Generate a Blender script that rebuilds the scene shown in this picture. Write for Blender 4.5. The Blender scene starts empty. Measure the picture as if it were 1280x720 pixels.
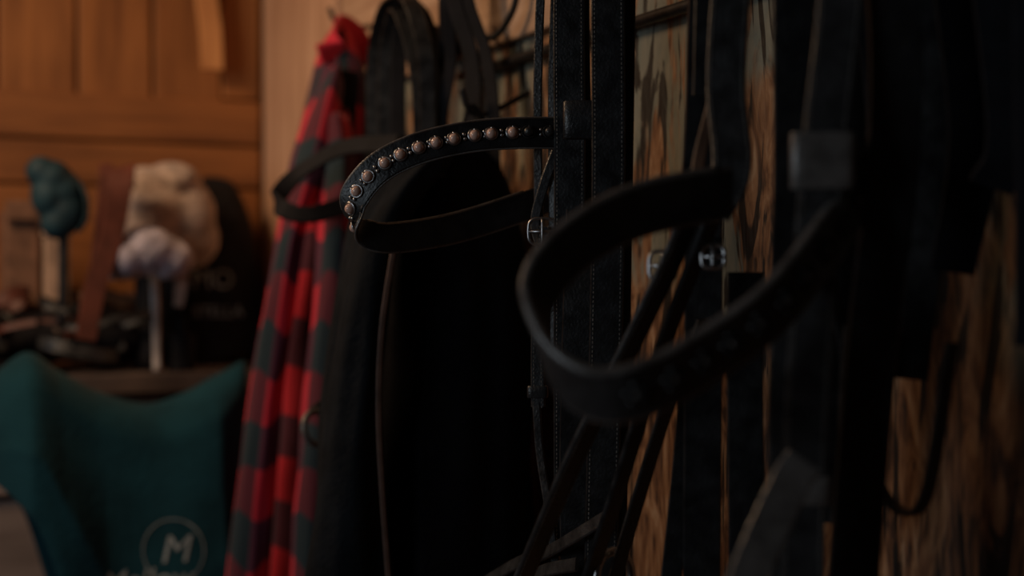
import bpy, math, random, bmesh
from mathutils import Vector, Matrix, noise
random.seed(7)
S=bpy.context.scene
V=Vector
# ---------------------------------------------------------------- materials
def newmat(n):
    m=bpy.data.materials.new(n); m.use_nodes=True
    nt=m.node_tree; b=nt.nodes['Principled BSDF']
    return m,nt,b
def ramp(nt,stops,interp='LINEAR'):
    r=nt.nodes.new('ShaderNodeValToRGB'); r.color_ramp.interpolation=interp
    e=r.color_ramp.elements
    while len(e)<len(stops): e.new(.5)
    for i,(p,c) in enumerate(stops):
        e[i].position=p; e[i].color=(*c,1)
    return r
def simple(n,col,rough=.6,metal=0,var=.35,scale=40,bump=.2,sheen=0,spec=.5,bd=.002,rvar=0):
    m,nt,b=newmat(n)
    tc=nt.nodes.new('ShaderNodeTexCoord'); nz=nt.nodes.new('ShaderNodeTexNoise')
    nz.inputs['Scale'].default_value=scale; nz.inputs['Detail'].default_value=5
    nt.links.new(tc.outputs['Object'],nz.inputs['Vector'])
    lo=tuple(c*(1-var) for c in col); hi=tuple(min(1,c*(1+var)) for c in col)
    r=ramp(nt,[(.3,lo),(.7,hi)]); nt.links.new(nz.outputs['Fac'],r.inputs['Fac'])
    nt.links.new(r.outputs['Color'],b.inputs['Base Color'])
    b.inputs['Roughness'].default_value=rough; b.inputs['Metallic'].default_value=metal
    if rvar:
        rr=nt.nodes.new('ShaderNodeMapRange'); rr.inputs[1].default_value=.3; rr.inputs[2].default_value=.7; rr.inputs[3].default_value=rough-rvar; rr.inputs[4].default_value=rough+rvar
        nt.links.new(nz.outputs['Fac'],rr.inputs[0]); nt.links.new(rr.outputs[0],b.inputs['Roughness'])
    b.inputs['Specular IOR Level'].default_value=spec
    if sheen:
        b.inputs['Sheen Weight'].default_value=sheen
    if bump:
        bp=nt.nodes.new('ShaderNodeBump'); bp.inputs['Strength'].default_value=bump; bp.inputs['Distance'].default_value=bd
        nz2=nt.nodes.new('ShaderNodeTexNoise'); nz2.inputs['Scale'].default_value=scale*6
        nt.links.new(tc.outputs['Object'],nz2.inputs['Vector'])
        nt.links.new(nz2.outputs['Fac'],bp.inputs['Height']); nt.links.new(bp.outputs['Normal'],b.inputs['Normal'])
    return m
def wood(n,dark,light,stretch=(30,30,2),rough=.65,bump=.4):
    m,nt,b=newmat(n)
    tc=nt.nodes.new('ShaderNodeTexCoord'); mp=nt.nodes.new('ShaderNodeMapping'); mp.inputs['Scale'].default_value=stretch
    nt.links.new(tc.outputs['Object'],mp.inputs['Vector'])
    nz=nt.nodes.new('ShaderNodeTexNoise'); nz.inputs['Scale'].default_value=1; nz.inputs['Detail'].default_value=8; nz.inputs['Distortion'].default_value=.8
    nt.links.new(mp.outputs['Vector'],nz.inputs['Vector'])
    n2=nt.nodes.new('ShaderNodeTexNoise'); n2.inputs['Scale'].default_value=3; n2.inputs['Detail'].default_value=3
    nt.links.new(tc.outputs['Object'],n2.inputs['Vector'])
    ad=nt.nodes.new('ShaderNodeMath'); ad.operation='MULTIPLY_ADD'; ad.inputs[1].default_value=.6
    nt.links.new(nz.outputs['Fac'],ad.inputs[0])
    ml=nt.nodes.new('ShaderNodeMath'); ml.operation='MULTIPLY'; ml.inputs[1].default_value=.4
    nt.links.new(n2.outputs['Fac'],ml.inputs[0]); nt.links.new(ml.outputs[0],ad.inputs[2])
    r=ramp(nt,[(.35,dark),(.62,light)]); nt.links.new(ad.outputs[0],r.inputs['Fac'])
    nt.links.new(r.outputs['Color'],b.inputs['Base Color']); b.inputs['Roughness'].default_value=rough
    bp=nt.nodes.new('ShaderNodeBump'); bp.inputs['Strength'].default_value=bump; bp.inputs['Distance'].default_value=.002
    nt.links.new(nz.outputs['Fac'],bp.inputs['Height']); nt.links.new(bp.outputs['Normal'],b.inputs['Normal'])
    return m
def osb_mat():
    m,nt,b=newmat('weathered_boards')
    L=nt.links
    tc=nt.nodes.new('ShaderNodeTexCoord')
    def nz(scale,sc=1,det=6,dist=0,loc=(0,0,0)):
        mp=nt.nodes.new('ShaderNodeMapping'); mp.inputs['Scale'].default_value=scale; mp.inputs['Location'].default_value=loc
        L.new(tc.outputs['Object'],mp.inputs['Vector'])
        n=nt.nodes.new('ShaderNodeTexNoise'); n.inputs['Scale'].default_value=sc; n.inputs['Detail'].default_value=det; n.inputs['Distortion'].default_value=dist
        L.new(mp.outputs['Vector'],n.inputs['Vector']); return n
    g=nz((1,26,9),1,8,2.2)
    f=nz((1,120,20),1,6,.8,(2,1,4))
    mx=nt.nodes.new('ShaderNodeMath'); mx.operation='MULTIPLY_ADD'; mx.inputs[1].default_value=.7
    L.new(g.outputs['Fac'],mx.inputs[0]); m2=nt.nodes.new('ShaderNodeMath'); m2.operation='MULTIPLY'; m2.inputs[1].default_value=.3
    L.new(f.outputs['Fac'],m2.inputs[0]); L.new(m2.outputs[0],mx.inputs[2])
    r=ramp(nt,[(.38,(.045,.019,.009)),(.46,(.17,.072,.030)),(.56,(.30,.15,.070)),(.68,(.46,.30,.18))])
    L.new(mx.outputs[0],r.inputs['Fac'])
    p=nz((1,16,3.2),1,10,1.4,(7,3,2)); r3=ramp(nt,[(.46,(0,0,0)),(.52,(.8,.8,.8))]); L.new(p.outputs['Fac'],r3.inputs['Fac'])
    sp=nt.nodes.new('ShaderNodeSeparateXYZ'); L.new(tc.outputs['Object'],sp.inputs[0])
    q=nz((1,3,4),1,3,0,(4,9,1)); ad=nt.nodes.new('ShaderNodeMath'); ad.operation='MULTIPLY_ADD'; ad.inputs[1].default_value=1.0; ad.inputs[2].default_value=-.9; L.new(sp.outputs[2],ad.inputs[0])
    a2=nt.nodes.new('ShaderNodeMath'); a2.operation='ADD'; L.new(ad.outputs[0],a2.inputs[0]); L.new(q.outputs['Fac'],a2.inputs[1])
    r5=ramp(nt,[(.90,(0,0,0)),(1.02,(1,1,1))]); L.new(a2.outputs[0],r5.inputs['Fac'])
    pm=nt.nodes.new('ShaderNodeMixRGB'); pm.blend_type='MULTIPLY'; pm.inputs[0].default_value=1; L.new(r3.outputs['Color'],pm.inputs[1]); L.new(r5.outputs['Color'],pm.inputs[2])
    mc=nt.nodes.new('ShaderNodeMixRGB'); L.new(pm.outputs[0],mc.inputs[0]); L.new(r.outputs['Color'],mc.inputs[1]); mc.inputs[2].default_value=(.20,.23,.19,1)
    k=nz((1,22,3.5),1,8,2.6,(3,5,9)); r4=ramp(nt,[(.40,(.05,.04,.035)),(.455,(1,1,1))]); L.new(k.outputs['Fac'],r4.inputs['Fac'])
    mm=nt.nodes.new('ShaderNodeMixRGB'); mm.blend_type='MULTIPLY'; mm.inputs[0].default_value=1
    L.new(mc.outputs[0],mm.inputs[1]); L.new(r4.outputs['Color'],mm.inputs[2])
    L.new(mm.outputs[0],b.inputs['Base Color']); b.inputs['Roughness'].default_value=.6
    bp=nt.nodes.new('ShaderNodeBump'); bp.inputs['Strength'].default_value=.9; bp.inputs['Distance'].default_value=.004
    L.new(mx.outputs[0],bp.inputs['Height']); L.new(bp.outputs['Normal'],b.inputs['Normal'])
    return m
def plaid_mat():
    m,nt,b=newmat('buffalo_plaid'); L=nt.links
    uv=nt.nodes.new('ShaderNodeTexCoord'); sp=nt.nodes.new('ShaderNodeSeparateXYZ'); L.new(uv.outputs['UV'],sp.inputs[0])
    def band(out,per,off):
        d=nt.nodes.new('ShaderNodeMath'); d.operation='MULTIPLY_ADD'; d.inputs[1].default_value=1/per; d.inputs[2].default_value=off; L.new(out,d.inputs[0])
        f=nt.nodes.new('ShaderNodeMath'); f.operation='FRACT'; L.new(d.outputs[0],f.inputs[0])
        r=ramp(nt,[(0,(0,0,0)),(.49,(0,0,0)),(.51,(1,1,1)),(.98,(1,1,1)),(1,(0,0,0))]); L.new(f.outputs[0],r.inputs['Fac']); return r.outputs['Color']
    bu=band(sp.outputs[0],.085,.15); bv=band(sp.outputs[1],.139,.22)
    a=nt.nodes.new('ShaderNodeMixRGB'); a.inputs[1].default_value=(.55,.018,.045,1); a.inputs[2].default_value=(.09,.010,.024,1); L.new(bu,a.inputs[0])
    c=nt.nodes.new('ShaderNodeMixRGB'); c.inputs[1].default_value=(.085,.016,.042,1); c.inputs[2].default_value=(.006,.022,.034,1); L.new(bu,c.inputs[0])
    d=nt.nodes.new('ShaderNodeMixRGB'); L.new(bv,d.inputs[0]); L.new(a.outputs[0],d.inputs[1]); L.new(c.outputs[0],d.inputs[2])
    L.new(d.outputs[0],b.inputs['Base Color']); b.inputs['Roughness'].default_value=.9; b.inputs['Sheen Weight'].default_value=.1
    nz=nt.nodes.new('ShaderNodeTexNoise'); nz.inputs['Scale'].default_value=400; L.new(uv.outputs['Object'],nz.inputs['Vector'])
    bp=nt.nodes.new('ShaderNodeBump'); bp.inputs['Strength'].default_value=.3; bp.inputs['Distance'].default_value=.001; L.new(nz.outputs['Fac'],bp.inputs['Height']); L.new(bp.outputs['Normal'],b.inputs['Normal'])
    return m
LEA=simple('black_leather',(.013,.013,.014),.38,bump=.25,scale=60,rvar=.1)
LEG=simple('lit_grey_leather',(.030,.030,.031),.38,bump=.35,scale=60,rvar=.12)  # black leather in a lighter grey, light on the straps put into the colour
LER=simple('highlight_leather',(.13,.118,.11),.32,bump=.25,scale=60,spec=.8,rvar=.1)  # pale tone paints the rim highlight on leather edges
LEB=simple('brown_leather',(.11,.032,.02),.5,scale=30)
LEBD=simple('brown_leather_edge',(.10,.05,.03),.5)
THR=simple('stitching_thread',(.20,.18,.16),.8,bump=0)  # real stitching, kept pale so its rows paint in edge highlights
JAC=simple('black_fleece',(.007,.007,.009),.95,scale=25,sheen=.0,spec=.1,bump=.5)
JAG=simple('charcoal_fleece',(.011,.013,.016),.95,scale=25,sheen=.02,spec=.1,bump=.6)
ZIP=simple('zipper_tape',(.13,.07,.05),.6)
TEAL=simple('teal_fleece',(.007,.044,.062),.9,scale=14,var=.2,sheen=.05,spec=.12,bump=.6)
TEALD=simple('teal_cloth',(.006,.035,.052),.7)
MET=simple('nickel',(.45,.45,.46),.3,metal=1,bump=0,var=.15)
IRON=simple('dark_iron',(.03,.028,.027),.45,metal=.6,scale=80)
PEARL=simple('pearl_stone',(.76,.49,.39),.13,var=.1,bump=0,spec=.9)
FLE=simple('sheepskin',(.46,.35,.29),.95,scale=50,sheen=.3,bump=.8,bd=.004)
FLW=simple('white_fleece',(.46,.42,.50),.95,scale=50,sheen=.3,bump=.8,bd=.004)
WHT=simple('white_print',(.24,.29,.31),.8,bump=0)
WHP=simple('white_plastic',(.5,.46,.46),.5,bump=0)
CARD=simple('cardboard',(.20,.10,.06),.8); CARB=simple('beige_box',(.42,.28,.20),.8)
GREY=simple('grey_boards',(.10,.07,.06),.8,scale=12)
DARK=simple('dark_cloth_shaded_leather',(.009,.009,.012),.75,spec=.2)  # dark cloth; on the leather straps its flat black stands in for shade
WFAR=wood('orange_pine',(.15,.050,.013),(.37,.145,.042),(22,22,2.2))
WFARH=wood('orange_pine_cross',(.13,.043,.012),(.34,.128,.036),(2.2,22,26))
WPOST=wood('pale_board',(.36,.20,.12),(.64,.41,.28),(25,25,2))
WTAN=wood('tan_board',(.26,.14,.08),(.52,.35,.24),(25,2,25))
WFLO=wood('floor_boards',(.10,.05,.03),(.24,.13,.08),(3,22,3))
WCEI=wood('ceiling_boards',(.12,.06,.03),(.26,.14,.07),(3,22,3))
WSH=wood('shelf_wood',(.20,.15,.13),(.36,.28,.25),(2,20,20))
OSB=osb_mat(); PLAID=plaid_mat()
# ---------------------------------------------------------------- mesh helpers
def empty(n,loc=(0,0,0)):
    e=bpy.data.objects.new(n,None); e.location=loc; e.empty_display_size=.05; S.collection.objects.link(e); return e
def link(n,me,mat,parent=None,smooth=True,sharp=None):
    o=bpy.data.objects.new(n,me); S.collection.objects.link(o); me.materials.append(mat)
    if smooth:
        for p in me.polygons: p.use_smooth=True
        if sharp: me.set_sharp_from_angle(angle=math.radians(sharp))
    if parent:
        o.parent=parent; o.matrix_parent_inverse=Matrix.Translation(-V(parent.location))
    return o
def box(n,lo,hi,mat,parent=None,bev=.003):
    x0,y0,z0=lo;x1,y1,z1=hi
    vs=[(x0,y0,z0),(x1,y0,z0),(x1,y1,z0),(x0,y1,z0),(x0,y0,z1),(x1,y0,z1),(x1,y1,z1),(x0,y1,z1)]
    fs=[(0,3,2,1),(4,5,6,7),(0,1,5,4),(1,2,6,5),(2,3,7,6),(3,0,4,7)]
    me=bpy.data.meshes.new(n); me.from_pydata(vs,[],fs)
    o=link(n,me,mat,parent,False)
    if bev:
        m=o.modifiers.new('b','BEVEL'); m.width=bev; m.segments=2
    return o
def cat(pts,n=10):
    P=[V(p) for p in pts]; P=[P[0]*2-P[1]]+P+[P[-1]*2-P[-2]]
    out=[]
    for i in range(1,len(P)-2):
        a,b,c,d=P[i-1:i+3]
        for k in range(n):
            t=k/n
            out.append(.5*((2*b)+(c-a)*t+(2*a-5*b+4*c-d)*t*t+(3*b-a-3*c+d)*t**3))
    out.append(P[-2]); return out
def sweep(n,pts,w,th,W,mat,parent=None,seg=10,tube=False,twist=0,taper=None,stitch=False):
    """leather strap: width w, thickness th, W= direction(s) of the width"""
    C=cat(pts,seg); N=len(C)
    WW=cat(W,seg) if isinstance(W,list) else [V(W)]*N
    vs=[];fs=[];fr=[]
    if tube: sec=[(math.cos(2*math.pi*k/10)*w/2,math.sin(2*math.pi*k/10)*w/2) for k in range(10)]
    else:
        h=w/2;t=th/2;e=min(.0012,h*.3)
        sec=[(-h,-t*.45),(-h+e,-t),(h-e,-t),(h,-t*.45),(h,t*.45),(h-e,t),(-h+e,t),(-h,t*.45)]
    M=len(sec)
    for i,p in enumerate(C):
        T=(C[min(i+1,N-1)]-C[max(i-1,0)]).normalized()
        wv=WW[i]-T*WW[i].dot(T)
        if wv.length<1e-4: wv=T.orthogonal()
        wv.normalize(); nv=T.cross(wv)
        if twist:
            R=Matrix.Rotation(twist*i/(N-1),3,T); wv=R@wv; nv=R@nv
        k=1 if taper is None else taper[0]+(taper[1]-taper[0])*i/(N-1)
        for a,b in sec: vs.append(p+wv*a*k+nv*b)
        fr.append((p,T,wv,nv))
    for i in range(N-1):
        for k in range(M):
            a=i*M+k;b=i*M+(k+1)%M
            fs.append((a,b,b+M,a+M))
    fs.append(tuple(range(M))[::-1]); fs.append(tuple((N-1)*M+k for k in range(M)))
    me=bpy.data.meshes.new(n); me.from_pydata([tuple(v) for v in vs],[],fs)
    o=link(n,me,mat,parent,True,None if tube else 35)
    if stitch:
        sv=[];sf=[];acc=0;nxt=0
        for i in range(N-1):
            p,T,wv,nv=fr[i]; q=fr[i+1][0]; sl=(q-p).length; u=nxt-acc
            while u<sl:
                c0=p+(q-p)*(u/sl)
                for sx in (-1,1):
                    for sn in (-1,1):
                        b0=len(sv); base=c0+wv*(sx*(w/2-.0032))+nv*(sn*th/2)
                        for dt in (-.0011,.0011):
                            for dw,dn in ((-.0005,-.0002),(.0005,-.0002),(.0003,.0006),(-.0003,.0006)):
                                sv.append(tuple(base+T*dt+wv*dw+nv*(sn*dn)))
                        sf+=[(b0,b0+1,b0+2,b0+3),(b0+4,b0+7,b0+6,b0+5)]+[(b0+k,b0+(k+1)%4,b0+4+(k+1)%4,b0+4+k) for k in range(4)]
                u+=.0042
            nxt=acc+u; acc+=sl
        ms=bpy.data.meshes.new(n+'_stitching'); ms.from_pydata(sv,[],sf); link(n+'_stitching',ms,THR,parent,False)
    return o
def tube(n,pts,d,mat,parent=None,seg=8): return sweep(n,pts,d,d,(.13,.2,1.0),mat,parent,seg,True)
def loft(n,rows,mat,parent,fold=(.08,7,0),nseg=72,sub=6,cap=True,rnd=.0,seed=0):
    """rows: (z, x0, x1, ycentre, ry). closed garment tube with vertical folds"""
    R=cat([(r[0],r[1],r[2]) for r in rows],sub); R2=cat([(r[3],r[4],0) for r in rows],sub)
    vs=[];fs=[];uv=[];N=len(R); amp,k,ph=fold
    for i in range(N):
        z,x0,x1=R[i]; yc,ry,_=R2[i]; cx=(x0+x1)/2; rx=(x1-x0)/2; f=i/(N-1)
        for j in range(nseg):
            a=2*math.pi*j/nseg
            g=1+amp*min(1,.3+f*1.5)*(math.sin(k*a+ph+2.2*f)+.5*math.sin((k*2+1)*a+ph*2-3*f))
            g+=rnd*noise.noise(V((math.cos(a)*2+seed,math.sin(a)*2,z*9)))
            vs.append((cx+rx*math.cos(a)*g,yc+ry*math.sin(a)*g,z+.008*math.sin(3*a+f*5)+.006*math.sin(a*2-z*20)))
    per=2*math.pi*max((r[2]-r[1])/2+r[4] for r in rows)/2
    for i in range(N-1):
        for j in range(nseg):
            j2=(j+1)%nseg
            fs.append((i*nseg+j,(i+1)*nseg+j,(i+1)*nseg+j2,i*nseg+j2))
            uv+= [(j/nseg*per,R[i][0]),(j/nseg*per,R[i+1][0]),((j+1)/nseg*per,R[i+1][0]),((j+1)/nseg*per,R[i][0])]
    if cap:
        fs.append(tuple(range(nseg))); uv+=[(0,0)]*nseg
    me=bpy.data.meshes.new(n); me.from_pydata(vs,[],fs)
    u=me.uv_layers.new(name='UVMap')
    for i,c in enumerate(uv): u.data[i].uv=c
    return link(n,me,mat,parent)
def torus(n,loc,R,r,axis,mat,parent=None):
    ax=V(axis).normalized(); zc=V((0,0,1)); u=(zc-ax*zc.dot(ax)); u=u.normalized() if u.length>.01 else ax.orthogonal().normalized()
    w=ax.cross(u); k=28
    pts=[V(loc)+u*R*math.cos(2*math.pi*i/k)+w*R*math.sin(2*math.pi*i/k) for i in range(k+1)]
    return sweep(n,pts,r*2,r*2,ax,mat,parent,2,True)
def buckle(n,loc,w,h,nrm,parent,mat=None):
    mat=mat or MET
    nrm=V(nrm).normalized(); up=V((0,0,1)); sd=up.cross(nrm).normalized(); up=nrm.cross(sd)
    c=V(loc); P=[]
    for i in range(25):
        a=2*math.pi*i/24; ca,sa=math.cos(a),math.sin(a)
        P.append(c+sd*w/2*math.copysign(abs(ca)**.6,ca)+up*h/2*math.copysign(abs(sa)**.6,sa))
    sweep(n+'_frame',P,.0034,.0034,nrm,mat,parent,2,True)
    sweep(n+'_prong',[c+up*h/2+nrm*.002,c+nrm*.004,c-up*h/2+nrm*.003],.0026,.0026,sd,mat,parent,3,True)
    sweep(n+'_bar',[c-sd*w/2,c+sd*w/2],.0032,.0032,up,mat,parent,2,True)
def keeper(n,c,w,d,h,nrm,mat,parent):
    nrm=V(nrm).normalized(); up=V((0,0,1)); sd=up.cross(nrm).normalized(); c=V(c); P=[]
    for i in range(25):
        a=2*math.pi*i/24; ca,sa=math.cos(a),math.sin(a)
        P.append(c+sd*w/2*math.copysign(abs(ca)**.45,ca)+nrm*d/2*math.copysign(abs(sa)**.45,sa))
    return sweep(n,P,h,.003,(0,0,1),mat,parent,2)
def sphere(n,loc,r,mat,parent=None,scale=(1,1,1),seg=16):
    bm=bmesh.new(); bmesh.ops.create_uvsphere(bm,u_segments=seg,v_segments=seg//2+2,radius=r)
    for v in bm.verts: v.co=V((v.co.x*scale[0],v.co.y*scale[1],v.co.z*scale[2]))+V(loc)
    me=bpy.data.meshes.new(n); bm.to_mesh(me); bm.free(); return link(n,me,mat,parent)
def blob(n,parts,mat,parent=None,vox=.006,disp=.004,sm=12):
    """fuse ellipsoids into one soft surface"""
    bm=bmesh.new()
    for (loc,sc,rot) in parts:
        M=Matrix.Translation(loc)@Matrix.Rotation(math.radians(rot),4,'Y')@Matrix.Diagonal((*sc,1))
        bmesh.ops.create_uvsphere(bm,u_segments=32,v_segments=20,radius=1,matrix=M)
    me=bpy.data.meshes.new(n); bm.to_mesh(me); bm.free(); o=link(n,me,mat,parent)
    m=o.modifiers.new('r','REMESH'); m.mode='VOXEL'; m.voxel_size=vox; m.use_smooth_shade=True
    s=o.modifiers.new('s','SMOOTH'); s.iterations=sm
    if disp:
        t=bpy.data.textures.new(n+'t','CLOUDS'); t.noise_scale=.02
        d=o.modifiers.new('d','DISPLACE'); d.texture=t; d.strength=disp; d.texture_coords='GLOBAL'
    return o
# ---------------------------------------------------------------- room shell
box('floor',(-2,-2,-.05),(.8,2.87,0),WFLO,bev=0)
box('ceiling',(-2,-2,2.6),(.8,2.87,2.65),WCEI,bev=0)
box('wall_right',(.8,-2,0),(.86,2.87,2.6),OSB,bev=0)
box('wall_far',(-2,2.87,0),(.86,2.93,2.6),WFAR,bev=0)
box('wall_back',(-2,-2.06,0),(.86,-2,2.6),WCEI,bev=0)
wl=empty('wall_left',(-2,0,0))
for i,(a,b) in enumerate([((-2.06,-2,0),(-2,2.87,1.0)),((-2.06,-2,2.1),(-2,2.87,2.6)),((-2.06,-2,1.0),(-2,0,2.1)),((-2.06,1.1,1.0),(-2,2.87,2.1))]):
    box('panel_%d'%i,a,b,WCEI,wl,0)
wn=empty('window_1',(-2,.55,1.55))
for i,(a,b) in enumerate([((-2.05,0,1.0),(-1.98,1.1,1.05)),((-2.05,0,2.05),(-1.98,1.1,2.1)),((-2.05,0,1.05),(-1.98,.05,2.05)),((-2.05,1.05,1.05),(-1.98,1.1,2.05)),((-2.04,.53,1.05),(-1.99,.57,2.05)),((-2.04,.05,1.53),(-1.99,1.05,1.57))]):
    box('frame_%d'%i,a,b,WPOST,wn)
d=empty('door_1',(.4,2.86,1.5))
xs=[-.35,-.13,.10,.272,.417,.562,.70]
for i in range(len(xs)-1): box('stile_%d'%i,(xs[i]+.003,2.852,.1),(xs[i+1]-.003,2.869,2.2),WFAR,d,.004)
for i,(z0,z1) in enumerate([(1.557,1.645),(1.47,1.552),(1.24,1.465)]):
    box('ledge_%d'%i,(-.35,2.832,z0),(.775,2.852,z1),WFARH,d,.005)
box('trim_1',(.70,2.84,1.65),(.775,2.869,2.6),WFAR,bev=.004)
box('trim_2',(.778,2.36,0),(.799,2.83,2.6),WPOST,bev=.004)
box('trim_3',(.785,1.50,1.60),(.799,2.355,2.3),WTAN,bev=.004)
h=empty('wooden_handle',(.66,2.8,1.8))
sweep('handle_shaft',[(.653,2.80,2.02),(.655,2.80,1.86),(.664,2.80,1.78),(.668,2.80,1.70)],.042,.02,(1,0,0),wood('handle_wood',(.40,.16,.055),(.70,.34,.13),(20,20,2)),h)
sweep('hanger',[(.653,2.851,1.99),(.653,2.80,1.99)],.01,.01,(0,0,1),IRON,h,tube=True)
rl=empty('hanging_rail',(.79,1.4,1.573))
tube('pipe',[(.785,-.4,1.572),(.785,.6,1.572),(.785,1.83,1.573)],.013,IRON,rl)
tube('cable',[(.792,-.4,1.615),(.792,.6,1.618),(.792,1.35,1.61)],.007,IRON,rl)
for i,y in enumerate((.3,1.0,1.75)): box('clip_%d'%i,(.782,y,1.56),(.80,y+.012,1.585),IRON,rl,.002)
hk=empty('wall_hook',(.79,1.7,1.62))
sweep('hook_curve',[(.78,1.60,1.70),(.768,1.605,1.655),(.765,1.62,1.625),(.76,1.655,1.603),(.755,1.69,1.605),(.752,1.715,1.62),(.75,1.725,1.64)],.009,.009,(1,0,0),IRON,hk,tube=True)
box('plate',(.775,1.585,1.68),(.785,1.615,1.75),IRON,hk)
# ---------------------------------------------------------------- bridle at the back
B1=empty('bridle',(.72,1.85,1.7))
box('bracket',(.72,1.80,1.60),(.784,1.88,1.64),IRON,B1,.015)
for i in range(5):
    dy=i*.017; x=.70+.012*(i%3); m=[LEA,DARK,DARK,LEA,DARK][i]
    sweep('headpiece_%d'%i,[(x,1.945-dy,1.30),(x,1.95-dy,1.50),(x,1.945-dy,1.61),(x,1.905-dy*.7,1.668-dy*.3),(x,1.85,1.680-dy*.35),(x,1.80+dy*.5,1.664-dy*.4),(x+.005,1.765+dy*.8,1.60),(x+.01,1.765+dy*.5,1.52),(x+.01,1.77+dy*.5,1.30)],.022,.005,(.9,-.45,0),m,B1)
sweep('browband',[(.70,1.852,1.479),(.65,1.935,1.477),(.6,1.984,1.444),(.565,1.975,1.407),(.565,1.945,1.388),(.6,1.930,1.381),(.67,1.945,1.402),(.71,1.934,1.421)],.026,.006,(.1,.45,.9),DARK,B1)
sweep('rein',[(.71,1.95,1.3),(.66,1.93,1.2),(.60,1.83,1.14),(.565,1.81,1.115)],.014,.004,(1,0,0),LEA,B1)
torus('bit_ring',(.566,1.80,1.095),.022,.0045,(.5,-1,.2),LER,B1)
B1b=empty('lead_strap',(.74,1.72,1.7))
for i,(yt,ym,yb,x0,w) in enumerate([(1.735,1.77,1.80,.735,.022),(1.72,1.745,1.765,.73,.016),(1.70,1.68,1.655,.73,.020),(1.69,1.665,1.63,.745,.016),(1.715,1.71,1.70,.742,.014)]):
    sweep('strand_%d'%i,[(x0,yt,1.74),(x0-.01,yt,1.66),(x0+.005,ym,1.58),(x0,yb,1.50),(x0,yb-.005,1.42),(x0+.03,yb,1.2)],w,.004,(.8,-.6,0),DARK,B1b,twist=.2)
sweep('loop_top',[(.735,1.74,1.73),(.73,1.715,1.775),(.735,1.69,1.73)],.014,.004,(1,0,0),DARK,B1b)
box('peg',(.70,1.70,1.735),(.785,1.73,1.765),IRON,B1b,.01)
# ---------------------------------------------------------------- studded bridle (in focus)
B2=empty('studded_bridle',(.68,1.22,1.68))
WB=(.85,-.52,0)
box('bracket',(.66,1.17,1.63),(.80,1.26,1.69),IRON,B2,.03)
lp=[(.655,1.252,1.438),(.6,1.269,1.437),(.555,1.284,1.432),(.51,1.299,1.420),(.478,1.316,1.402),(.460,1.33,1.378),(.458,1.336,1.361),(.467,1.338,1.343),(.49,1.336,1.334),(.545,1.343,1.340),(.60,1.347,1.353),(.675,1.339,1.378)]
Wl=[(0,.1,1),(0,.15,1),(-.05,.2,1),(-.15,.25,1),(-.35,.3,1),(-.5,.4,.9),(-.45,.45,.9),(-.3,.4,1),(-.1,.3,1),(0,.2,1),(0,.1,1),(0,.1,1)]
sweep('browband',lp,.030,.005,Wl,LEA,B2,seg=14)
C=cat(lp,14); WWc=cat(Wl,14)
def frame(i):
    T=(C[min(i+1,len(C)-1)]-C[max(i-1,0)]).normalized(); w=WWc[i]-T*WWc[i].dot(T); w.normalize(); return T,w,T.cross(w)
for s_,nm in ((1,'rim_top'),(-1,'rim_bottom')):
    P=[];Q=[]
    for i in range(0,len(C),5):
        T,w,n_=frame(i); P.append(C[i]+w*.0128*s_); Q.append(C[i]+w*.0150*s_)
    sweep(nm,P,.0048,.0048,(0,0,1),LEG,B2,4,True)
    sweep(nm+'_edge',Q,.0026,.0026,(0,0,1),LER,B2,4,True)  # thin pale line, the edge highlight painted as leather
arc=[0]
for i in range(1,len(C)): arc.append(arc[-1]+(C[i]-C[i-1]).length)
def at(sv):
    for i in range(len(C)-1):
        if arc[i+1]>=sv: return i
    return len(C)-1
ctr=sum(C,V())/len(C)
sv=.024; k=0
while sv<.275:
    i=at(sv); T,w,n_=frame(i)
    if n_.dot(C[i]-ctr)<0 : n_=-n_
    p=C[i]+n_*.0045
    sphere('stud_%d'%k,p,.0050,PEARL if k>1 else LEG,B2)  # first two studs dark, their shade put into the material
    sweep('setting_%d'%k,[p+(w*math.cos(a)+T*math.sin(a))*.0060-n_*.001 for a in [2*math.pi*q/12 for q in range(13)]],.0022,.0022,n_,MET if k>1 else IRON,B2,2,True)
    j=at(sv+.0092)
    T,w,n2=frame(j)
    if n2.dot(C[j]-ctr)<0: n2=-n2
    for s_ in (-1,1): sphere('link_%d'%(2*k+(s_>0)),C[j]+n2*.0034+w*.0024*s_,.0020,MET,B2,seg=8)
    sv+=.0184; k+=1
sweep('headpiece',[(.65,1.242,1.02),(.65,1.243,1.2),(.65,1.242,1.40),(.65,1.242,1.60),(.655,1.225,1.68),(.66,1.19,1.70),(.65,1.155,1.68),(.64,1.147,1.58),(.64,1.146,1.40),(.64,1.15,1.25),(.64,1.156,1.12),(.64,1.162,.98)],.031,.005,WB,LEA,B2,stitch=True)
sweep('headpiece_lining',[(.665,1.252,1.0),(.665,1.25,1.3),(.66,1.25,1.6),(.665,1.215,1.695),(.66,1.165,1.67),(.655,1.152,1.58),(.655,1.16,1.3),(.655,1.17,1.0)],.03,.004,WB,LEA,B2)
for i,(y,x,w,m,zb) in enumerate([(1.293,.640,.008,LEG,1.33),(1.28,.634,.009,LEG,1.32),(1.268,.645,.010,LEA,1.20)]):
    sweep('cheek_strap_%d'%i,[(x,y-.05,1.68),(x,y-.012,1.61),(x,y,1.50),(x,y,1.40),(x,y-.004,zb)],w,.004,WB,m,B2,twist=.15*i)
sweep('throatlatch',[(.645,1.262,1.42),(.635,1.27,1.385),(.63,1.278,1.35),(.633,1.268,1.32),(.64,1.262,1.30)],.010,.004,WB,LEG,B2)
keeper('keeper_top',(.648,1.195,1.445),.05,.012,.036,(-.52,-.85,0),LEA,B2)
buckle('cheek_buckle',(.628,1.258,1.340),.028,.026,(-.5,-.86,0),B2)
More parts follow.
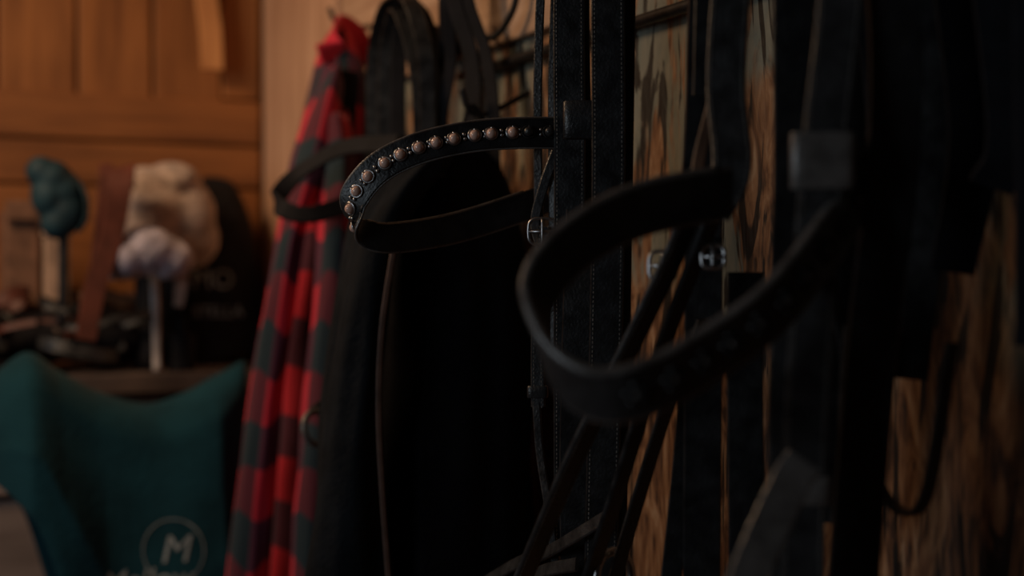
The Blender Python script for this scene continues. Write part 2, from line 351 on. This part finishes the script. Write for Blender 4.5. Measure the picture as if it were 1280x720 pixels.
sweep('cheek_tab',[(.632,1.262,1.345),(.632,1.268,1.29),(.632,1.276,1.23),(.632,1.276,1.165)],.014,.005,WB,LEG,B2,stitch=True)
keeper('cheek_keeper',(.632,1.265,1.305),.018,.009,.008,(-.5,-.86,0),LER,B2)
keeper('cheek_keeper_low',(.632,1.277,1.18),.018,.009,.012,(-.5,-.86,0),LEG,B2)
sweep('rein_thin',[(.63,1.276,1.17),(.63,1.268,1.12),(.63,1.25,1.07),(.635,1.24,1.0)],.008,.004,WB,LEG,B2)
sweep('noseband',[(.66,1.22,1.36),(.645,1.20,1.24),(.65,1.215,1.10),(.655,1.22,.98)],.045,.008,WB,LEA,B2)
sweep('rein_low',[(.63,1.40,.965),(.63,1.32,1.0),(.625,1.241,1.026),(.62,1.17,1.055),(.63,1.114,1.085)],.013,.004,(.2,.1,1),LEG,B2)
sweep('rein_low_b',[(.62,1.36,.94),(.62,1.26,1.0),(.615,1.16,1.03)],.013,.004,(.2,.1,1),LEG,B2)
# ---------------------------------------------------------------- near bridle
B3=empty('padded_bridle',(.66,.86,1.66))
box('bracket',(.63,.79,1.63),(.80,.92,1.675),IRON,B3,.02)
lp3=[(.645,.800,1.385),(.630,.785,1.350),(.60,.777,1.318),(.555,.771,1.277),(.51,.778,1.247),(.468,.783,1.227),(.440,.797,1.221),(.424,.818,1.232),(.418,.838,1.253),(.421,.853,1.279),(.437,.858,1.305),(.475,.865,1.330),(.52,.866,1.347),(.585,.867,1.358)]
W3=[(-.42,-.22,.88)]*14
sweep('browband',lp3,.036,.008,W3,LEG,B3,seg=14)
C=cat(lp3,14); WWc=cat(W3,14); ctr=sum(C,V())/len(C)
for s_,nm in ((1,'rim_top'),(-1,'rim_bottom')):
    P=[]
    for i in range(0,len(C),5):
        T,w,n_=frame(i); P.append(C[i]+w*.0165*s_)
    sweep(nm,P,.0080,.0080,(0,0,1),LER,B3,4,True)  # pale rims carry a painted highlight
arc=[0]
for i in range(1,len(C)): arc.append(arc[-1]+(C[i]-C[i-1]).length)
sv=.02;k=0
while sv<.26:
    i=at(sv); T,w,n_=frame(i)
    if n_.dot(C[i]-ctr)<0: n_=-n_
    for q in range(5):
        a=2*math.pi*q/5
        sphere('flower_%d_petal_%d'%(k,q),C[i]+n_*.004+(w*math.cos(a)+T*math.sin(a))*.0064,.0036,LEA,B3,seg=8)
    sphere('flower_%d_eye'%k,C[i]+n_*.005,.0027,LER,B3,seg=8)
    sv+=.024;k+=1
WN=(.85,-.52,0)
sweep('headpiece',[(.60,.915,1.345),(.612,.905,1.38),(.62,.925,1.45),(.63,.925,1.56),(.64,.90,1.665),(.645,.85,1.69),(.635,.80,1.66),(.62,.785,1.50),(.60,.777,1.386),(.60,.79,1.27),(.60,.799,1.146),(.60,.80,1.0)],.030,.005,WN,LEG,B3,stitch=True)
sweep('headpiece_wide',[(.63,.955,1.44),(.635,.955,1.56),(.64,.93,1.665),(.65,.86,1.70),(.65,.82,1.66)],.036,.006,WN,LEA,B3)
sweep('crown_pad',[(.645,1.0,1.33),(.645,.99,1.42),(.645,.98,1.55),(.65,.94,1.66),(.655,.87,1.695),(.655,.81,1.66),(.655,.775,1.50),(.66,.779,1.378),(.66,.80,1.25),(.66,.827,1.02)],.036,.008,WN,LEA,B3)
sweep('strap_brown_edge',[(.63,.93,1.56),(.625,.94,1.46),(.60,.93,1.39),(.585,.915,1.35)],.010,.004,WN,LEBD,B3)
sweep('poll_strap',[(.66,.895,1.60),(.65,.88,1.50),(.655,.885,1.38),(.66,.895,1.30),(.66,.90,1.12)],.030,.006,WN,LEA,B3)
for i,(y,x,w,zb,tw) in enumerate([(.955,.715,.040,1.20,-.1),(.905,.715,.045,1.10,.1),(.865,.72,.040,1.20,-.1),(.825,.725,.040,1.22,.1),(.79,.735,.045,1.30,.0),(.752,.735,.045,1.36,.0)]):
    sweep('reins_hung_%d'%i,[(x,y-.01,1.70),(x-.005,y,1.55),(x+.004,y-.006,1.40),(x,y+.012,zb)],w,.006,(.8,-.6,0),LEA if i in (1,3) else DARK,B3,twist=tw,taper=(1.1,.7))
keeper('keeper_near',(.60,.779,1.375),.040,.013,.038,(-.52,-.85,0),LER,B3)
keeper('keeper_low',(.60,.80,1.15),.036,.012,.02,(-.52,-.85,0),LER,B3)
sweep('rein_diagonal',[(.60,.945,1.36),(.60,.959,1.325),(.58,1.0,1.242),(.56,1.059,1.145),(.55,1.138,1.03),(.545,1.17,.98)],.024,.005,(1,.25,.1),LEG,B3,stitch=True)
sweep('rein_diagonal_b',[(.62,.945,1.34),(.61,1.0,1.24),(.60,1.06,1.11),(.59,1.13,.97)],.018,.005,(1,.25,.1),LEA,B3)
sweep('cheekpiece_far',[(.66,1.017,1.37),(.66,1.018,1.2),(.66,1.02,.98)],.032,.005,WN,LEA,B3)
sweep('cheekpiece_wide',[(.68,.985,1.30),(.68,.985,1.2),(.68,.98,.98)],.030,.005,WN,LEA,B3)
sweep('strap_h',[(.65,1.0,1.26),(.64,1.048,1.176),(.62,1.104,1.016),(.62,1.12,.96)],.015,.004,(1,.1,0),LEG,B3)
sweep('strap_i',[(.65,1.02,1.22),(.65,1.04,1.10),(.64,1.05,.97)],.018,.004,WN,LEA,B3)
sweep('cheek_wide',[(.61,.815,1.30),(.60,.812,1.22),(.60,.81,1.12),(.61,.815,.98)],.034,.005,WN,LEG,B3)
sweep('tab_low',[(.575,.765,1.175),(.56,.763,1.159),(.52,.755,1.096),(.50,.75,1.03)],.026,.005,(1,-.3,.2),LER,B3)
sweep('curb_loop',[(.70,.90,1.30),(.70,.877,1.232),(.70,.85,1.155),(.705,.825,1.125),(.71,.80,1.14),(.715,.78,1.25)],.012,.004,(1,0,0),LEA,B3)
sweep('strap_l',[(.68,.84,1.26),(.68,.845,1.18),(.68,.83,1.06),(.68,.82,.98)],.022,.005,WN,LEA,B3)
buckle('buckle_a',(.60,.985,1.305),.022,.024,(-.6,-.8,.1),B3)
buckle('buckle_b',(.625,.95,1.312),.018,.018,(-.6,-.8,.1),B3)
torus('bit_ring',(.62,1.10,1.03),.022,.004,(.3,-1,.1),MET,B3)
# ---------------------------------------------------------------- dark halter, straps added and widened to stand for the unlit right side
B4=empty('shade_halter',(.72,.7,1.65))
box('bracket',(.70,.63,1.63),(.80,.72,1.675),IRON,B4,.02)
for i,(y,x,w,zb) in enumerate([(.69,.72,.045,1.25),(.645,.72,.055,.98),(.605,.735,.055,.96),(.56,.74,.06,.95),(.68,.76,.04,1.12)]):
    sweep('strap_%d'%i,[(x,y+.02,1.68),(x-.01,y,1.55),(x,y+.005,1.40),(x+.005,y+.008,1.28),(x+.005,y+.01,zb)],w,.008,(.75,-.65,0),DARK,B4)
# ---------------------------------------------------------------- plaid shirt
SH=empty('plaid_shirt',(.73,2.15,1.67))
def e(v): return 1.3+(340-v)*2.21/1778
loft('body',[(e(38),.705,.742,2.17,.02),(e(60),.69,.755,2.17,.04),(e(100),.675,.768,2.17,.055),(e(200),.65,.775,2.18,.075),(e(290),.632,.775,2.18,.08),(e(400),.62,.77,2.18,.085),(e(500),.608,.765,2.18,.09),(e(620),.598,.765,2.18,.09),(e(740),.590,.76,2.18,.09),(e(830),.585,.76,2.18,.09)],PLAID,SH,(.05,5,.4),rnd=.12)
loft('sleeve_front',[(e(85),.685,.70,2.10,.01),(e(110),.665,.70,2.095,.03),(e(200),.62,.675,2.08,.045),(e(290),.592,.632,2.07,.038),(e(400),.566,.612,2.07,.036),(e(500),.545,.596,2.07,.036),(e(620),.526,.584,2.07,.036),(e(720),.512,.574,2.07,.036),(e(830),.50,.567,2.07,.036)],PLAID,SH,(.04,3,1.4),rnd=.08,seed=4)
loft('front_panel',[(e(150),.66,.70,2.06,.015),(e(200),.655,.705,2.05,.03),(e(290),.640,.69,2.02,.035),(e(400),.626,.675,2.01,.035),(e(500),.612,.665,2.01,.035),(e(620),.599,.66,2.01,.035),(e(720),.590,.65,2.01,.035),(e(830),.582,.645,2.01,.035)],PLAID,SH,(.04,3,.3),rnd=.10,seed=6)
sweep('collar',[(.70,2.13,1.63),(.69,2.12,1.66),(.715,2.15,1.685),(.75,2.17,1.67),(.765,2.18,1.63)],.045,.006,(.3,-.3,1),PLAID,SH)
sweep('placket',[(.715,2.095,1.61),(.70,2.075,1.52),(.695,2.05,1.44)],.03,.004,(1,-.2,0),DARK,SH)
sweep('hook',[(.80,2.17,1.70),(.74,2.17,1.69),(.715,2.17,1.70),(.705,2.17,1.72)],.008,.008,(0,1,0),IRON,SH,tube=True)
# ---------------------------------------------------------------- black jacket
JK=empty('black_jacket',(.7,1.64,1.45))
loft('body',[(1.465,.665,.71,1.64,.015),(1.45,.650,.735,1.64,.03),(1.42,.625,.76,1.64,.045),(1.37,.605,.775,1.63,.065),(1.28,.59,.785,1.62,.085),(1.15,.575,.785,1.62,.095),(1.0,.56,.785,1.62,.10),(.85,.55,.785,1.62,.10),(.75,.54,.78,1.62,.10)],JAC,JK,(.03,6,.2),rnd=.06,seed=2)
loft('sleeve_front',[(1.45,.63,.66,1.58,.012),(1.43,.60,.66,1.575,.03),(1.39,.566,.622,1.57,.04),(1.33,.536,.586,1.56,.042),(1.25,.517,.572,1.55,.042),(1.15,.500,.562,1.55,.042),(1.03,.486,.566,1.55,.042),(.92,.474,.576,1.55,.042),(.80,.465,.582,1.55,.042)],JAG,JK,(.05,3,.9),rnd=.12,seed=9)
loft('sleeve_back',[(1.42,.61,.65,1.66,.012),(1.40,.585,.64,1.66,.03),(1.33,.562,.62,1.67,.042),(1.2,.540,.60,1.67,.042),(1.05,.528,.60,1.67,.042),(.85,.515,.60,1.67,.042)],JAG,JK,(.05,3,.1),rnd=.12,seed=12)
sweep('collar',[(.645,1.60,1.43),(.660,1.605,1.450),(.69,1.62,1.462),(.715,1.62,1.45)],.035,.008,(.2,-.3,1),JAC,JK)
sweep('zipper',[(.567,1.512,1.33),(.550,1.505,1.24),(.545,1.503,1.15),(.549,1.502,1.05),(.558,1.502,.93),(.565,1.502,.82)],.006,.003,(1,-.2,0),ZIP,JK)
sweep('hang_loop',[(.70,1.64,1.46),(.72,1.64,1.51),(.75,1.64,1.46)],.008,.003,(0,1,0),JAC,JK)
sweep('hook',[(.80,1.64,1.53),(.74,1.64,1.50),(.715,1.64,1.505),(.705,1.64,1.53)],.008,.008,(0,1,0),IRON,JK,tube=True)
# ---------------------------------------------------------------- workbench with lower shelf
WBH=empty('workbench',(.2,2.6,1.1))
box('top',(-.6,2.49,1.09),(.775,2.83,1.125),GREY,WBH)
for i,(x,y) in enumerate([(-.55,2.54),(.72,2.54),(-.55,2.79),(.72,2.79)]): box('leg_%d'%i,(x-.03,y-.03,0),(x+.03,y+.03,1.09),GREY,WBH)
box('apron',(-.55,2.50,1.0),(.72,2.52,1.09),GREY,WBH)
box('lower_shelf',(-.58,2.48,.93),(.74,2.82,.965),WSH,WBH)
box('drawer_front',(-.55,2.49,.55),(.70,2.51,.92),WSH,WBH)
CL=empty('tack_pile',(.3,2.5,1.13))
for i in range(34):
    x=random.uniform(.12,.47); y=random.uniform(2.52,2.75); z=1.150+random.uniform(.0,.105)
    r=random.uniform(.03,.07); a0=random.uniform(0,6)
    P=[(x+r*math.cos(a0+q*.8)*random.uniform(.8,1.2),y+.6*r*math.sin(a0+q*.8),z+.012*math.sin(q*1.3+i)) for q in range(8)]
    sweep('coil_%d'%i,P,random.choice([.012,.018,.024]),.005,(0,.3,1),random.choice([LEA,LEG,LEBD,DARK,LEB,LEBD]),CL,6)
blob('heap',[((.26,2.64,1.185),(.2,.10,.05),0),((.42,2.64,1.19),(.12,.10,.055),10)],DARK,CL,.01,.01)
BX=empty('cardboard_box',(.29,2.66,1.35))
box('box_body',(.262,2.62,1.22),(.318,2.72,1.41),CARD,BX); box('box_flap',(.262,2.605,1.39),(.318,2.62,1.425),CARD,BX)
BB=empty('storage_tin',(.345,2.65,1.3))
box('tin_body',(.325,2.60,1.22),(.368,2.70,1.37),CARB,BB,.006); box('tin_lid',(.322,2.597,1.36),(.371,2.703,1.385),CARB,BB,.004)
BR=empty('teal_riding_cap',(.33,2.5,1.43))
blob('cap_crown',[((.308,2.51,1.470),(.026,.03,.026),0),((.326,2.51,1.458),(.034,.035,.032),0),((.342,2.51,1.436),(.036,.035,.038),0),((.348,2.51,1.405),(.035,.035,.040),0),((.320,2.51,1.43),(.030,.035,.038),0),((.335,2.51,1.385),(.030,.03,.03),0)],TEALD,BR,.004,.0,8)
sweep('cap_peak',[(.372,2.50,1.45),(.380,2.49,1.42),(.378,2.49,1.39),(.368,2.50,1.37)],.03,.004,(.3,1,0),TEALD,BR)
sweep('post',[(.345,2.52,1.39),(.345,2.53,1.2)],.016,.016,(1,0,0),LEA,BR,tube=True)
ST=empty('stirrup_leather',(.4,2.44,1.45))
sweep('strap_main',[(.432,2.47,1.44),(.430,2.44,1.475),(.420,2.41,1.44),(.405,2.40,1.36),(.378,2.39,1.28),(.360,2.38,1.19)],.046,.006,(1,0,.3),LEB,ST,taper=(1,.7))
sweep('strap_fold',[(.408,2.47,1.46),(.403,2.44,1.478),(.397,2.42,1.42),(.385,2.42,1.32)],.022,.006,(1,0,.1),LEB,ST)
SK=empty('sheepskin_saddle_pad',(.5,2.55,1.38))
blob('fleece_seat',[((.480,2.57,1.445),(.060,.08,.042),-14),((.540,2.57,1.462),(.048,.08,.036),0),((.49,2.56,1.40),(.090,.08,.062),-20),((.560,2.57,1.40),(.056,.08,.074),0),((.57,2.57,1.36),(.054,.07,.055),0),((.52,2.56,1.35),(.080,.07,.05),0)],FLE,SK,.006,.006,16)
blob('fleece_roll',[((.430,2.44,1.325),(.048,.05,.040),0),((.468,2.44,1.336),(.056,.05,.042),0),((.505,2.45,1.322),(.046,.05,.036),0)],FLW,SK,.005,.006,10)
sweep('fleece_tail',[(.53,2.48,1.34),(.535,2.475,1.29),(.53,2.475,1.24)],.03,.015,(1,0,0),FLE,SK,taper=(1,.5))
sweep('support_post',[(.50,2.58,1.36),(.50,2.58,1.126)],.05,.05,(1,0,0),DARK,SK,tube=True)
HB=empty('helmet_bag',(.62,2.72,1.3))
loft('bag_body',[(1.475,.60,.64,2.735,.01),(1.47,.575,.675,2.735,.03),(1.45,.56,.70,2.735,.05),(1.38,.545,.73,2.735,.07),(1.28,.53,.74,2.735,.075),(1.2,.52,.75,2.735,.075),(1.136,.52,.75,2.735,.075)],DARK,HB,(.02,5,0),rnd=.08)
WS=empty('riding_crop',(.49,2.52,1.25))
sweep('shaft',[(.497,2.515,1.30),(.500,2.515,1.21),(.502,2.515,1.127)],.015,.015,(1,0,0),WHP,WS,tube=True)
sphere('knob',(.497,2.515,1.30),.011,WHP,WS)
BT=empty('spray_bottle',(.545,2.53,1.18))
sweep('bottle_body',[(.548,2.53,1.126),(.548,2.53,1.16),(.548,2.53,1.19)],.05,.05,(1,0,0),DARK,BT,tube=True)
sweep('bottle_neck',[(.548,2.53,1.19),(.548,2.53,1.22)],.018,.018,(1,0,0),DARK,BT,tube=True)
# ---------------------------------------------------------------- teal saddle cover
TC=empty('saddle_cover',(.42,2.28,1.15))
K=[(.160,1.075),(.195,1.115),(.225,1.152),(.262,1.174),(.30,1.148),(.36,1.112),(.44,1.088),(.50,1.102),(.568,1.136),(.62,1.155),(.66,1.12)]
def ridge(x):
    for i in range(len(K)-1):
        if x<=K[i+1][0]:
            a=(x-K[i][0])/(K[i+1][0]-K[i][0]); a=max(0,a); p=[K[max(0,i-1)][1],K[i][1],K[i+1][1],K[min(len(K)-1,i+2)][1]]
            return .5*(2*p[1]+(p[2]-p[0])*a+(2*p[0]-5*p[1]+4*p[2]-p[3])*a*a+(3*p[1]-p[0]-3*p[2]+p[3])*a**3)
    return K[-1][1]
vs=[];fs=[];NX=90;NJ=80
for i in range(NX+1):
    s_=i/NX; x=.165+.435*s_; zr=ridge(x)
    endw=min(1,math.sqrt(max(0,s_*5))) * min(1,math.sqrt(max(0,(1-s_)*7)))
    hem=min(.44,max(.02,.05+(x-.19)*2.3))+.012*math.sin(x*40)
    for j in range(NJ+1):
        q=j/NJ*2-1; a=abs(q)
        wd=(.05+.10*min(1,a*1.6))*endw+.012
        if a<.25: yy=wd*.75*math.sin(a/.25*math.pi/2); dz=.045*(1-math.cos(a/.25*math.pi/2))
        else:
            f=(a-.25)/.75; dz=.045+hem*f; g=dz/.45
            yy=wd*(.75+.25*g)+g*(.007*math.sin(x*38+g*4))
        nz=noise.noise(V((x*7,q*3,1)))*.012*min(1,a*3)
        vs.append((x+.010*math.sin(dz*14)*max(0,1-s_*4),2.30+(yy*.8 if q>0 else -yy)+nz,zr-dz))
for i in range(NX):
    for j in range(NJ):
        a=i*(NJ+1)+j; fs.append((a,a+1,a+NJ+2,a+NJ+1))
me=bpy.data.meshes.new('cover'); me.from_pydata(vs,[],fs); cov=link('cover_cloth',me,TEAL,TC)
m=cov.modifiers.new('s','SOLIDIFY'); m.thickness=.003
box('rack_arm',(.26,2.27,.96),(.56,2.33,.99),GREY,TC,.01)
box('rack_leg',(.42,2.28,0),(.46,2.32,.96),GREY,TC,.006)
box('rack_foot',(.28,2.18,0),(.58,2.37,.03),GREY,TC,.006)
def wrap(ob):
    s=ob.modifiers.new('w','SHRINKWRAP'); s.target=cov; s.wrap_method='PROJECT'; s.use_project_y=True; s.use_negative_direction=False; s.use_positive_direction=True; s.use_project_x=False; s.use_project_z=False; s.offset=.002
def text(n,body,size,loc,wr,parent,shear=0):
    cu=bpy.data.curves.new(n,'FONT'); cu.body=body; cu.size=size; cu.align_x='CENTER'; cu.align_y='CENTER'; cu.shear=shear
    o=bpy.data.objects.new(n,cu); S.collection.objects.link(o); o.location=loc; o.rotation_euler=(math.radians(90),0,0)
    bpy.context.view_layer.update()
    dg=bpy.context.evaluated_depsgraph_get(); me=bpy.data.meshes.new_from_object(o.evaluated_get(dg)); mw=o.matrix_world.copy(); bpy.data.objects.remove(o)
    me.transform(mw)
    bm=bmesh.new(); bm.from_mesh(me); bmesh.ops.triangulate(bm,faces=bm.faces); bmesh.ops.subdivide_edges(bm,edges=[q for q in bm.edges if q.calc_length()>.008],cuts=3,use_grid_fill=True); bm.to_mesh(me); bm.free()
    ob=link(n,me,WHT,parent,False)
    if wr: wrap(ob)
    return ob
text('logo_monogram','M',.056,(.456,2.0,.878),True,TC,.3)
text('logo_name','Mellow',.045,(.412,2.0,.838),True,TC,.3)
torus_o=torus('logo_ring',(.456,2.0,.878),.045,.0011,(0,1,0),WHT,TC); wrap(torus_o)
text('bag_print','STELLA',.030,(.640,2.64,1.225),False,HB)
text('bag_initials','MO',.050,(.630,2.64,1.285),False,HB)
# ---------------------------------------------------------------- lights
def area(n,loc,tgt,size,power,col,spread=180):
    l=bpy.data.lights.new(n,'AREA'); l.energy=power; l.size=size; l.color=col; l.spread=math.radians(spread)
    o=bpy.data.objects.new(n,l); S.collection.objects.link(o); o.location=loc
    o.rotation_euler=(V(tgt)-V(loc)).to_track_quat('-Z','Y').to_euler(); return o
area('window_light',(-1.9,.75,1.6),(.6,1.3,1.3),1.0,9,(.80,.91,1.0))
area('ceiling_lamp_warm',(-.45,1.95,2.2),(.72,2.3,1.4),.4,6.6,(1.0,.65,.38),132)
w=bpy.data.worlds.new('World'); S.world=w; w.use_nodes=True
w.node_tree.nodes['Background'].inputs[0].default_value=(.45,.6,.7,1); w.node_tree.nodes['Background'].inputs[1].default_value=.3
# ---------------------------------------------------------------- camera
cd=bpy.data.cameras.new('camera'); cd.lens=50; cd.sensor_width=36; cd.clip_start=.02
cam=bpy.data.objects.new('camera',cd); S.collection.objects.link(cam); cam.location=(0,0,1.3)
cam.rotation_euler=(math.radians(90-.64),0,math.radians(-25.3))
cd.dof.use_dof=True; cd.dof.focus_distance=1.37; cd.dof.aperture_fstop=2.2
S.camera=cam
S.view_settings.view_transform='Standard'; S.view_settings.look='None'
